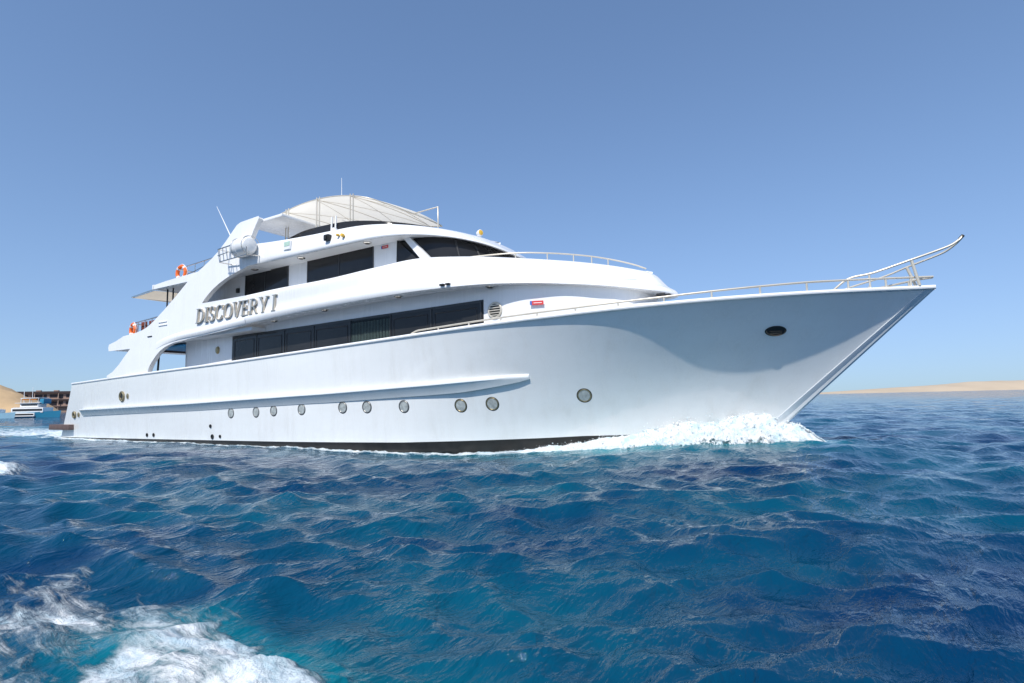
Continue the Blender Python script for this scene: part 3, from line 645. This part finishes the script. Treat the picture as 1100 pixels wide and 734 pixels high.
wamp = .0053*lam**.95*(1+.75*np.exp(-(np.log(lam/.6)/.8)**2))*np.exp(-(lam/4.5)**2); wk = 2*np.pi/lam
def hullY(X):        # starboard half breadth at the water for masks
    s = X/14.84
    y = np.where(X >= 0, np.interp(s, WLx, WLy), 3.62*(1-.075*np.clip((-X-8)/11.5, 0, 1)**2))
    return np.where((X > 14.9) | (X < -20.6), 0, y)
def bow_swell(x, y):
    a = np.abs(y)
    return .34*np.exp(-((x-14.2)/3.6)**2)*np.exp(-(np.maximum(a-1.2, 0)/3.2)**2) - .10*np.exp(-((x-5.5)/4)**2)*np.exp(-((a-4.0)/2.0)**2)
def near_crest(x, y):  # churned crest thrown up by the boat the photo was taken from
    ax, ay = 13.85, -15.08; ux, uy = .80, -.02
    L = math.hypot(ux, uy); ux /= L; uy /= L
    s = (x-ax)*ux+(y-ay)*uy; t = -(x-ax)*uy+(y-ay)*ux
    return s, t
def sea(x, y):
    """height, foam and aeration of the sea at world points (numpy arrays); also choppy shift"""
    r = np.hypot(x-CAM.x, y-CAM.y); sp = np.maximum(.02, .0085*r)
    gust = 1+.35*gnoise(x*.06+3, y*.06-8)
    h = np.zeros_like(x); sx_ = np.zeros_like(x); sy_ = np.zeros_like(x)
    for i in range(NW):
        fade = np.clip((lam[i]/sp-3.0)/3.0, 0, 1)
        if not fade.any(): continue
        c, s = math.cos(wth[i]), math.sin(wth[i]); ph = wk[i]*(x*c+y*s)+wph[i]
        a = wamp[i]*fade*gust; cs = np.cos(ph); sn = np.sin(ph)
        h += a*cs; sx_ -= c*a*sn*.9; sy_ -= s*a*sn*.9
    return h, sx_, sy_
def foam_masks(x, y):
    ay = np.abs(y); d = ay-hullY(x)
    n = fbm(x*.9, y*.9, 4); n2 = fbm(x*.35+40, y*.35, 3)
    F = np.zeros_like(x); A = np.zeros_like(x)
    along = (x > -20.8) & (x < 17)
    wside = np.interp(x, [-20, -12, -5, 1, 4, 8, 11, 14, 16.2], [1.5, .9, .55, .7, .9, 1.1, 1.4, 1.5, .7])
    sside = np.interp(x, [-20.8, -12, -5, 1, 3, 6, 10, 14, 16, 16.8], [.86, .78, .76, .84, .86, .80, .95, 1, .9, 0])
    F = np.where(along, np.maximum(F, sside*(1-sstep(.15, 1, d/wside*(1+.5*n)))), F)
    A = .35*np.exp(-(np.maximum(d, 0)/2.2)**2)*sstep(-23, -19, x)*(1-sstep(15, 18, x))+.75*np.exp(-((x-13)/4.5)**2)*np.exp(-(np.maximum(d, 0)/3.6)**2)  # aerated water; the bow term is boosted to bounce teal onto the flare
    # wake astern
    aft = np.clip((-19.5-x)/3, 0, 1); ww = 4.2+.06*np.maximum(-20-x, 0)
    F = np.maximum(F, aft*(.98*(1-sstep(.5, 1.1, ay/ww+.25*n)))*np.exp(np.minimum(x+20, 0)/60))
    A = np.maximum(A, aft*.6*(1-sstep(.7, 1.4, ay/ww)))
    # near churned crest and its streaks
    s, t = near_crest(x, y)
    edge = np.interp(s, [-.9, -.6, -.3, 0, .3, .6, .95, 1.25, 1.75], [.1, .32, .56, .58, .48, .44, .42, .38, .0])
    core = (1-sstep(-.22, .16, t-edge+.16*fbm(x*3, y*3, 4)))*sstep(-1.0, -.25, s+1.1*t+.2*n)
    F = np.maximum(F, core*(.80+.22*fbm(x*2.4+7, y*2.4, 3)))
    st = (1-sstep(.35, 1.25, t+.3*n2))*(1-sstep(-.5, .3, s))*sstep(-5.5, -2.2, s)
    F = np.maximum(F, st*(.66+.16*n))
    A = np.maximum(A, .8*np.exp(-((t-.2)/.8)**2)*np.exp(-((s-.4)/2.0)**2))
    # small broken crest further out on the left
    e = ((x-.4)/2.6)**2+((y+11.7)/.45)**2
    q = ((x+.6)*.92+(y+11.6)*-.28); q2 = ((x+.6)*.28+(y+11.6)*.92)
    F = np.maximum(F, 1.08*np.exp(-(q/2.2)**2-(q2/.5)**2))
    A = np.clip(A+.28*np.clip(n2+.15, 0, 1), 0, 1)
    return np.clip(F, 0, 1), A
def far_r():
    rr = [.35]
    while rr[-1] < 14000:
        r = rr[-1]; k = .0062 if r < 40 else (.0062+.012*min(1, (r-40)/80)); rr.append(r+max(.012, k*r) if r > 1 else r+.02)
    return np.array(rr)
RR = far_r(); ca = math.atan2(d0.y, d0.x)
TH = np.concatenate([np.linspace(-.96, .96, 1000), np.linspace(.96, 2*math.pi-.96, 150)[1:-1]]) + ca
NT = len(TH); rg, tg = np.meshgrid(RR, TH, indexing='ij')
X = (CAM.x+rg*np.cos(tg)).ravel(); Y = (CAM.y+rg*np.sin(tg)).ravel()
h, sx_, sy_ = sea(X, Y)
F, A = foam_masks(X, Y)
s_, t_ = near_crest(X, Y)
crest = .14*np.exp(-((t_-.10)/.30)**2)*sstep(-1.2, -.3, s_)*(1-sstep(1.4, 2.2, s_))
rough_ = F*sstep(.3, .9, F)*(fbm(X*2.6, Y*2.6, 3, .5)*.07+fbm(X*11, Y*11, 4, .6)*.022+.02)*np.clip(1.5-rg.ravel()/40, .0, 1)
q = ((X+.6)*.92+(Y+11.6)*-.28); q2 = ((X+.6)*.28+(Y+11.6)*.92)
crest2 = .22*np.exp(-(q/2.6)**2-(q2/.5)**2)
Z = h*(1-.75*np.exp(-(np.maximum(np.abs(Y)-hullY(X), 0)/3.0)**2)*sstep(-24, -20, X)*(1-sstep(14, 18, X))) + bow_swell(X, Y) + crest + crest2 + rough_ - .0
co = np.stack([X+sx_, Y+sy_, Z], 1)
def grid_mesh(name, co, nr, nt, wrap):
    i = np.arange(nr-1)[:, None]; j = np.arange(nt if wrap else nt-1)[None, :]; k = (j+1) % nt
    q_ = np.stack([i*nt+j, i*nt+k+0*i, (i+1)*nt+k, (i+1)*nt+j+0*k], -1).reshape(-1, 4)[:, ::-1]
    me = bpy.data.meshes.new(name); me.vertices.add(len(co)); me.vertices.foreach_set('co', co.astype(np.float32).ravel())
    nf = len(q_); me.loops.add(nf*4); me.loops.foreach_set('vertex_index', q_.astype(np.int32).ravel())
    me.polygons.add(nf); me.polygons.foreach_set('loop_start', np.arange(nf, dtype=np.int32)*4); me.polygons.foreach_set('loop_total', np.full(nf, 4, np.int32))
    me.update(calc_edges=True); me.polygons.foreach_set('use_smooth', np.ones(nf, bool)); return me
me = grid_mesh('sea_water', co, len(RR), NT, True)
for nm, arr in (('foam', F), ('aer_bounce', A), ('far', sstep(14, 70, rg.ravel()))):
    at = me.attributes.new(nm, 'FLOAT', 'POINT'); at.data.foreach_set('value', arr.astype(np.float32))
water = bpy.data.objects.new('sea_water', me); COL.objects.link(water); tag(water, kind='structure')
# water material
M = bpy.data.materials.new('sea_water'); M.use_nodes = True; nt = M.node_tree; L = nt.links.new; pb = nt.nodes['Principled BSDF']
tc = N(nt, 'TexCoord'); pos = tc.outputs['Object']
def noise(scale, det=4, ro=.55, dist=0, vec=None):
    n = N(nt, 'TexNoise'); n.inputs['Scale'].default_value = scale; n.inputs['Detail'].default_value = det; n.inputs['Roughness'].default_value = ro; n.inputs['Distortion'].default_value = dist
    L(vec or pos, n.inputs['Vector']); return n.outputs[0]
def mrange(v, a, b, c=0, d=1, smooth=False):
    n = N(nt, 'MapRange'); n.clamp = True
    if smooth: n.interpolation_type = 'SMOOTHSTEP'
    for i_, q_ in enumerate((a, b, c, d), 1):
        if isinstance(q_, (int, float)): n.inputs[i_].default_value = q_
        else: L(q_, n.inputs[i_])
    L(v, n.inputs[0]); return n.outputs[0]
def math_(op, a, b=None):
    n = N(nt, 'Math', operation=op)
    for i_, q_ in enumerate((a, b)):
        if q_ is None: continue
        if isinstance(q_, (int, float)): n.inputs[i_].default_value = q_
        else: L(q_, n.inputs[i_])
    return n.outputs[0]
def mixc(f, a, b_):
    n = N(nt, 'Mix', data_type='RGBA'); L(f, n.inputs[0]) if not isinstance(f, (int, float)) else None
    for i_, q_ in ((6, a), (7, b_)):
        if isinstance(q_, tuple): n.inputs[i_].default_value = (*q_, 1)
        else: L(q_, n.inputs[i_])
    return n.outputs[2]
fa = N(nt, 'Attribute', attribute_name='foam').outputs['Fac']; aa = N(nt, 'Attribute', attribute_name='aer_bounce').outputs['Fac']
DEEP = (.0002, .018, .070); TEAL = (.0006, .080, .130)
patch = mrange(noise(.22, 4, .6), .36, .66, 0, .75)
teal_f = math_('MINIMUM', math_('ADD', patch, math_('MULTIPLY', aa, .75)), 1.0)
wcol = mixc(mrange(aa, .5, 1.15), mixc(teal_f, DEEP, TEAL), (.003, .24, .29))  # brightest turquoise also added as a reflector for the bow flare
mp = N(nt, 'Mapping'); mp.inputs['Rotation'].default_value = (0, 0, -2.33); mp.inputs['Scale'].default_value = (.32, 1.35, 1); L(pos, mp.inputs[0])
fn = math_('ADD', math_('MULTIPLY', noise(3.4, 9, .68, .7, mp.outputs[0]), .8), math_('MULTIPLY', noise(14, 6, .65, .4), .2))
thr = math_('SUBTRACT', .88, math_('MULTIPLY', fa, .62))
ff = mrange(math_('SUBTRACT', fn, thr), -.07, .17, 0, 1, True)
ff = math_('MULTIPLY', ff, mrange(fa, .05, .25))
fcol = mixc(mrange(noise(4, 8, .7, .3, mp.outputs[0]), .36, .6), (.42, .58, .67), (.88, .90, .91))
L(mixc(ff, wcol, fcol), pb.inputs['Base Color']); L(mrange(ff, 0, 1, .045, .65), pb.inputs['Roughness'])
pb.inputs['IOR'].default_value = 1.333; pb.inputs['Specular IOR Level'].default_value = .36
cdn = N(nt, 'Mapping'); cdn.inputs['Rotation'].default_value = (0, 0, -wdir); cdn.inputs['Scale'].default_value = (1, .42, 1); L(pos, cdn.inputs[0]); wv = cdn.outputs[0]
def crest_(v): return math_('SUBTRACT', 1.0, math_('ABSOLUTE', math_('SUBTRACT', math_('MULTIPLY', v, 2.0), 1.0)))
bh = math_('ADD', math_('MULTIPLY', noise(1.3, 5, .6, .5, wv), .15), math_('ADD', math_('MULTIPLY', crest_(noise(3.6, 4, .55, .5, wv)), .050), math_('MULTIPLY', crest_(noise(14, 4, .6, .4, wv)), .010)))
bh = math_('ADD', bh, math_('MULTIPLY', math_('MULTIPLY', ff, noise(9, 8, .7, .4)), .07))
fr = N(nt, 'Attribute', attribute_name='far').outputs['Fac']
bh = math_('ADD', bh, math_('MULTIPLY', fr, math_('ADD', math_('MULTIPLY', noise(.55, 3, .55, .4, wv), .85), math_('MULTIPLY', crest_(noise(1.7, 3, .55, .4, wv)), .22))))
bp = N(nt, 'Bump'); bp.inputs['Strength'].default_value = .9; bp.inputs['Distance'].default_value = 1; L(bh, bp.inputs['Height']); L(bp.outputs[0], pb.inputs['Normal'])
me.materials.append(M)

# ---- bow wave: a churned ridge of white water against the stem and forward hull
FM = bpy.data.materials.new('white_foam'); FM.use_nodes = True; nt = FM.node_tree; L = nt.links.new; pb = nt.nodes['Principled BSDF']
tc = N(nt, 'TexCoord'); pos = tc.outputs['Object']
L(mixc(mrange(noise(3.0, 8, .7, .5), .36, .56), (.56, .74, .80), (.95, .95, .95)), pb.inputs['Base Color'])
pb.inputs['Roughness'].default_value = .55; tl = N(nt, 'BsdfTranslucent'); tl.inputs[0].default_value = (.86, .90, .92, 1); msx = N(nt, 'MixShader'); msx.inputs[0].default_value = .3; L(pb.outputs[0], msx.inputs[1]); L(tl.outputs[0], msx.inputs[2]); 
ea = N(nt, 'Attribute', attribute_name='edge').outputs['Fac']
al = mrange(math_('SUBTRACT', math_('ADD', math_('MULTIPLY', noise(4.2, 8, .68, .5), 1.0), .24), ea), .0, .12, 0, 1, True)
tpn = N(nt, 'BsdfTransparent'); ms2 = N(nt, 'MixShader'); L(al, ms2.inputs[0]); L(tpn.outputs[0], ms2.inputs[1]); L(msx.outputs[0], ms2.inputs[2]); L(ms2.outputs[0], nt.nodes['Material Output'].inputs[0])
bp = N(nt, 'Bump'); bp.inputs['Distance'].default_value = .03; L(noise(12, 8, .7), bp.inputs['Height']); L(bp.outputs[0], pb.inputs['Normal'])
RTOP = ([6.4, 8.5, 10, 11.2, 12.6, 14, 15.2, 15.9, 16.4, 16.9], [.02, .12, .26, .40, .60, .84, .95, .72, .24, .02])
RWID = ([6.4, 9, 11, 13, 15, 16.2, 16.9], [.35, .7, 1.15, 1.6, 1.7, 1.2, .3])
def ridge_pt(u, v, sg):
    """surface of the churned ridge; u along the hull, v from the plating outwards"""
    top = np.interp(u, *RTOP); wid = np.interp(u, *RWID)
    y1 = np.interp(np.clip(u/(14.84+np.maximum(top, 0)*1.07), 0, 1), WLx, WLy)
    base = np.maximum(np.where(u < 15.6, y1, 0)-.12, -.1); yy = base+v*(wid+.12)
    n1 = fbm(u*1.2+2*sg, yy*1.2, 3, .5); n2 = fbm(u*4+9*sg, yy*4, 4, .6)
    prof_ = (1-v)**.9+.08*np.exp(-((v-.55)/.2)**2)
    n3 = fbm(u*13, yy*13+5, 4, .65)
    z = bow_swell(u, yy)+0.68*top*prof_*(1+.6*n1)+(.075*n2+.032*n3)*np.clip(top*2, .25, 1)-.06-.30*sstep(.75, 1, v)-.2*sstep(16.4, 16.9, u)
    return u, -sg*(yy+.10*n2*v), z
def ridge(sg):
    nu, nv = 620, 150
    u = np.linspace(6.4, 16.9, nu)[:, None]+np.zeros((1, nv)); v = np.zeros((nu, 1))+np.linspace(0, 1, nv)[None, :]
    co_ = np.stack(ridge_pt(u, v, sg), -1).reshape(-1, 3)
    m_ = grid_mesh('bow_foam', co_, nu, nv, False); m_.materials.append(FM)
    if sg > 0: m_.flip_normals() if False else None
    ed_ = np.clip(sstep(.45, 1, v)*.9+.55*sstep(9.5, 6.4, u)+.6*sstep(15.9, 16.9, u)-.25*sstep(.12, 0, v)*0, 0, 1).ravel()
    at_ = m_.attributes.new('edge', 'FLOAT', 'POINT'); at_.data.foreach_set('value', ed_.astype(np.float32))
    o = bpy.data.objects.new('bow_foam', m_); COL.objects.link(o)
    return o
tag(ridge(1), 'white foaming bow wave along the near side of the yacht', 'foam', None, 'stuff')
tag(ridge(-1), 'white foaming bow wave on the far side of the yacht', 'foam', None, 'stuff')
def droplets(n, gen, name, label):
    ico = bmesh.new(); bmesh.ops.create_icosphere(ico, subdivisions=1, radius=1); V0 = np.array([v.co[:] for v in ico.verts]); F0 = np.array([[v.index for v in f.verts] for f in ico.faces]); ico.free()
    Vs, Fs = [], []
    for k in range(n):
        c, r = gen(); Vs.append(V0*r*rng.uniform(.6, 1.4, 3)+c); Fs.append(F0+k*len(V0))
    m_ = bpy.data.meshes.new(name); m_.from_pydata(np.concatenate(Vs).tolist(), [], np.concatenate(Fs).tolist()); m_.polygons.foreach_set('use_smooth', np.ones(len(m_.polygons), bool)); m_.materials.append(FM)
    o = bpy.data.objects.new(name, m_); COL.objects.link(o); tag(o, label, 'spray', None, 'stuff')
_n = 9000
_u = rng.triangular(6.4, 14.6, 17.0, _n); _v = np.where(rng.random(_n) < .5, rng.beta(5, 1.3, _n)*1.12, rng.beta(1, 4, _n)); _x, _y, _z = ridge_pt(_u, np.clip(_v, 0, 1.12), 1)
_x = _x+rng.normal(0, .03, _n); _y = _y-np.abs(rng.normal(0, .05, _n)); _t = np.interp(_u, *RTOP); _z = _z+np.abs(rng.normal(0, .02, _n))+rng.exponential(.09, _n)*_t*(rng.random(_n) < .35)
_r = rng.gamma(2.0, .0034, _n)*np.clip(.35+_t, .4, 1); _it = iter(range(_n))
def gen_bow():
    k = next(_it); return np.array((_x[k], _y[k], _z[k])), min(_r[k], .045)
droplets(_n, gen_bow, 'bow_spray', 'fine white spray and froth thrown up along the stem')
# ================================================================== far shores
def at(px, depth, z=0):
    v = Fw + Rt*((px-550)/600) + Up2*((367-430)/600); v.z = 0; v = v/ (v.dot(d0)); p = CAM+v*depth; p.z = z; return p
SAND = mat('desert_sand', (.46, .32, .18), .95, var=.28, scale=.02, bump=1.5, bscale=.06)
SAND2 = mat('pale_island_sand', (.48, .385, .28), .95, var=.14, scale=.006, bump=2, bscale=.02)
def ridge_land(name, px0, px1, depth, hts, thick, material, n=90, rough=.06):
    xs_ = np.linspace(px0, px1, n); secs_ = []
    for i, px in enumerate(xs_):
        hgt = float(np.interp(px, [a for a, _ in hts], [b_ for _, b_ in hts])); dd = depth
        row = []
        for k, t in enumerate(np.linspace(0, 1, 24)):
            p = at(px, dd+thick*t); f = math.sin(math.pi*min(1, t*1.0)**.8)
            nz = float(fbm(np.array([p.x*3.2/thick+2]), np.array([p.y*3.2/thick]), 5, .55)[0])
            row.append((p.x, p.y, -1.0+(hgt+1)*max(0, f*(1+rough*6*nz*f))*1.0))
        secs_.append(row)
    b = B(); loft(b, secs_); o = obj(name, b, material, None, deg=60); tag(o, kind='structure'); return o
ridge_land('sandy_hill', -520, 66, 330, [(-520, 14), (-200, 22), (-60, 22), (0, 18.2), (10, 16.5), (22, 14), (32, 10.5), (45, 7.5), (56, 4.5), (66, 1.0)], 120, SAND, 120, .05)
ridge_land('island', 868, 1700, 1500, [(868, 2), (885, 5.5), (930, 11), (985, 17.0), (1020, 23), (1050, 27), (1100, 28), (1300, 22), (1500, 26), (1700, 10)], 500, SAND2, 120, .02)

# ---- hotel beyond the hill
HW = mat('hotel_stucco', (.40, .27, .21), .9, var=.2, scale=.3); HR = mat('hotel_roof_slab', (.07, .05, .05), .8); HG = mat('hotel_dark_window', (.02, .02, .03), .3); HL = mat('hotel_column', (.42, .30, .24), .9)
hp = at(44, 470); hotel = empty('hotel_building', hp); hotel.rotation_euler.z = math.atan2(r0.y, r0.x)+.42; hotel.scale = (1, 1, .93)
tag(hotel, 'long low brownish hotel with rows of dark openings behind the sandy hill', 'building')
b = B(); box(b, -36, 36, 0, 14, 0, 18.4); obj('wall', b, HW, hotel)
for z in (17.6, 11.2, 4.8): 
    b = B(); box(b, -36.5, 36.5, -1.6, 0.0, z, z+1.0); obj('floor_slab', b, HR, hotel)
b = B(); box(b, -36.6, 36.6, -1.7, 14.2, 18.6, 19.3); obj('roof', b, HR, hotel)
x = -34.5
while x < 33:
    wv_ = random.choice((1.6, 2.2, 3.4, 5.0))
    for z in (6.4, 12.8):
        if random.random() < .88:
            b = B(); box(b, x, x+wv_, -.12, .2, z+random.choice((0, .9)), z+3.7); obj('window', b, HG, hotel)
    x += wv_+random.choice((.7, 1.1, 2.0))
for x in (-35.5, -20, -4, 12, 27, 35.5):
    b = B(); box(b, x-.2, x+.2, -1.5, -1.1, 0, 17.6); obj('column', b, HL, hotel)
for x in (-24, -3, 9, 24):
    b = B(); box(b, x-1.6, x+1.6, 3, 6, 19.3, 20.4); obj('roof_hut', b, HW, hotel)
# ---- boats off the hill
def far_boat(name, loc, rz, Lh, Hh, hullm, label, decks, cat='boat'):
    t = empty(name, loc); t.rotation_euler.z = rz; tag(t, label, cat)
    b = B(); secs_ = []
    for s in np.linspace(0, 1, 20):
        x = -Lh/2+Lh*s; w0 = Lh*.13*(1-max(0, (s-.45)/.55)**2.2); zt = Hh*(1+.55*max(0, s-.35)**1.3)
        secs_.append([(x+Lh*.07*max(0, s-.6), -w0, zt), (x, -w0*.78, -.3), (x, w0*.78, -.3), (x+Lh*.07*max(0, s-.6), w0, zt)])
    loft(b, secs_, closed=True, cap=True); obj('hull', b, hullm, t)
    b = B(); 
    for x0, x1, w, z0, z1 in decks: box(b, x0, x1, -w, w, z0, z1, .12)
    obj('cabin', b, WHITE, t)
    for x0, x1, w, z0, z1 in decks:
        if z1-z0 > 1:
            b = B(); box(b, x0+.6, x1-.25, -w-.03, w+.03, z0+(z1-z0)*.35, z0+(z1-z0)*.8); obj('window', b, FRAME, t)
    return t
FB = mat('blue_hull_paint', (.03, .22, .36), .35, coat=.3); LB = mat('pale_blue_hull_paint', (.30, .50, .62), .4)
p_ = at(40, 135, .0)
rz_ = math.atan2(r0.y, r0.x)-.12
bt = far_boat('dive_boat', p_, rz_, 18.5, 2.0, FB, 'white dive boat with blue flared bow moored below the sandy hill', [(-8.8, 1.8, 2.45, .5, 1.9), (-8, 4.6, 2.0, 1.95, 3.9), (-7.2, 3.0, 2.05, 3.95, 4.15), (-5, 2.2, 1.6, 4.2, 5.7), (-6.6, 3.4, 2.1, 5.75, 5.95)])
b = B(); box(b, -4.5, 2.6, -2.0, 2.0, 7.6, 7.85, .05); obj('sun_canopy', b, WHITE, bt)
b = B(); box(b, -4, 1.6, -1.8, 1.8, 7.0, 7.55, .05); obj('canvas_roll', b, ORANGE if False else mat('orange_canvas', (.55, .2, .05), .8), bt)
for x_ in (-4.4, -1, 2.4):
    for y_ in (-1.9, 1.9): tubeobj('canopy_post', [(x_, y_, 5.9), (x_+.2, y_, 7.65)], .09, WHITE, bt, 6)
b = B(); box(b, 2.4, 4.2, -1.5, 1.5, 5.4, 7.4, .3); obj('wind_deflector', b, FB, bt)
bt.scale = (.68, .68, .60)
tubeobj('mast', [(-5.2, 0, 5.9), (-5.4, 0, 11.2)], .09, WHITE, bt, 6); tubeobj('mast', [(-2, 0, 7.8), (-2, 0, 12.2)], .07, WHITE, bt, 6)
b = B(); box(b, -11.5, -8.6, -2.0, 2.0, .0, .8, .1); obj('dive_platform', b, mat('tan_platform', (.45, .3, .15), .8), bt)
p_ = at(-2, 130, .0)
bt = far_boat('motor_boat', p_, rz_+.05, 12, 1.5, LB, 'pale blue motor boat at the left edge near the sandy hill', [(-4.6, 1.6, 1.25, 1.4, 2.9), (-3.8, .8, 1.2, 2.95, 3.1)])
bt.scale = (.72,)*3
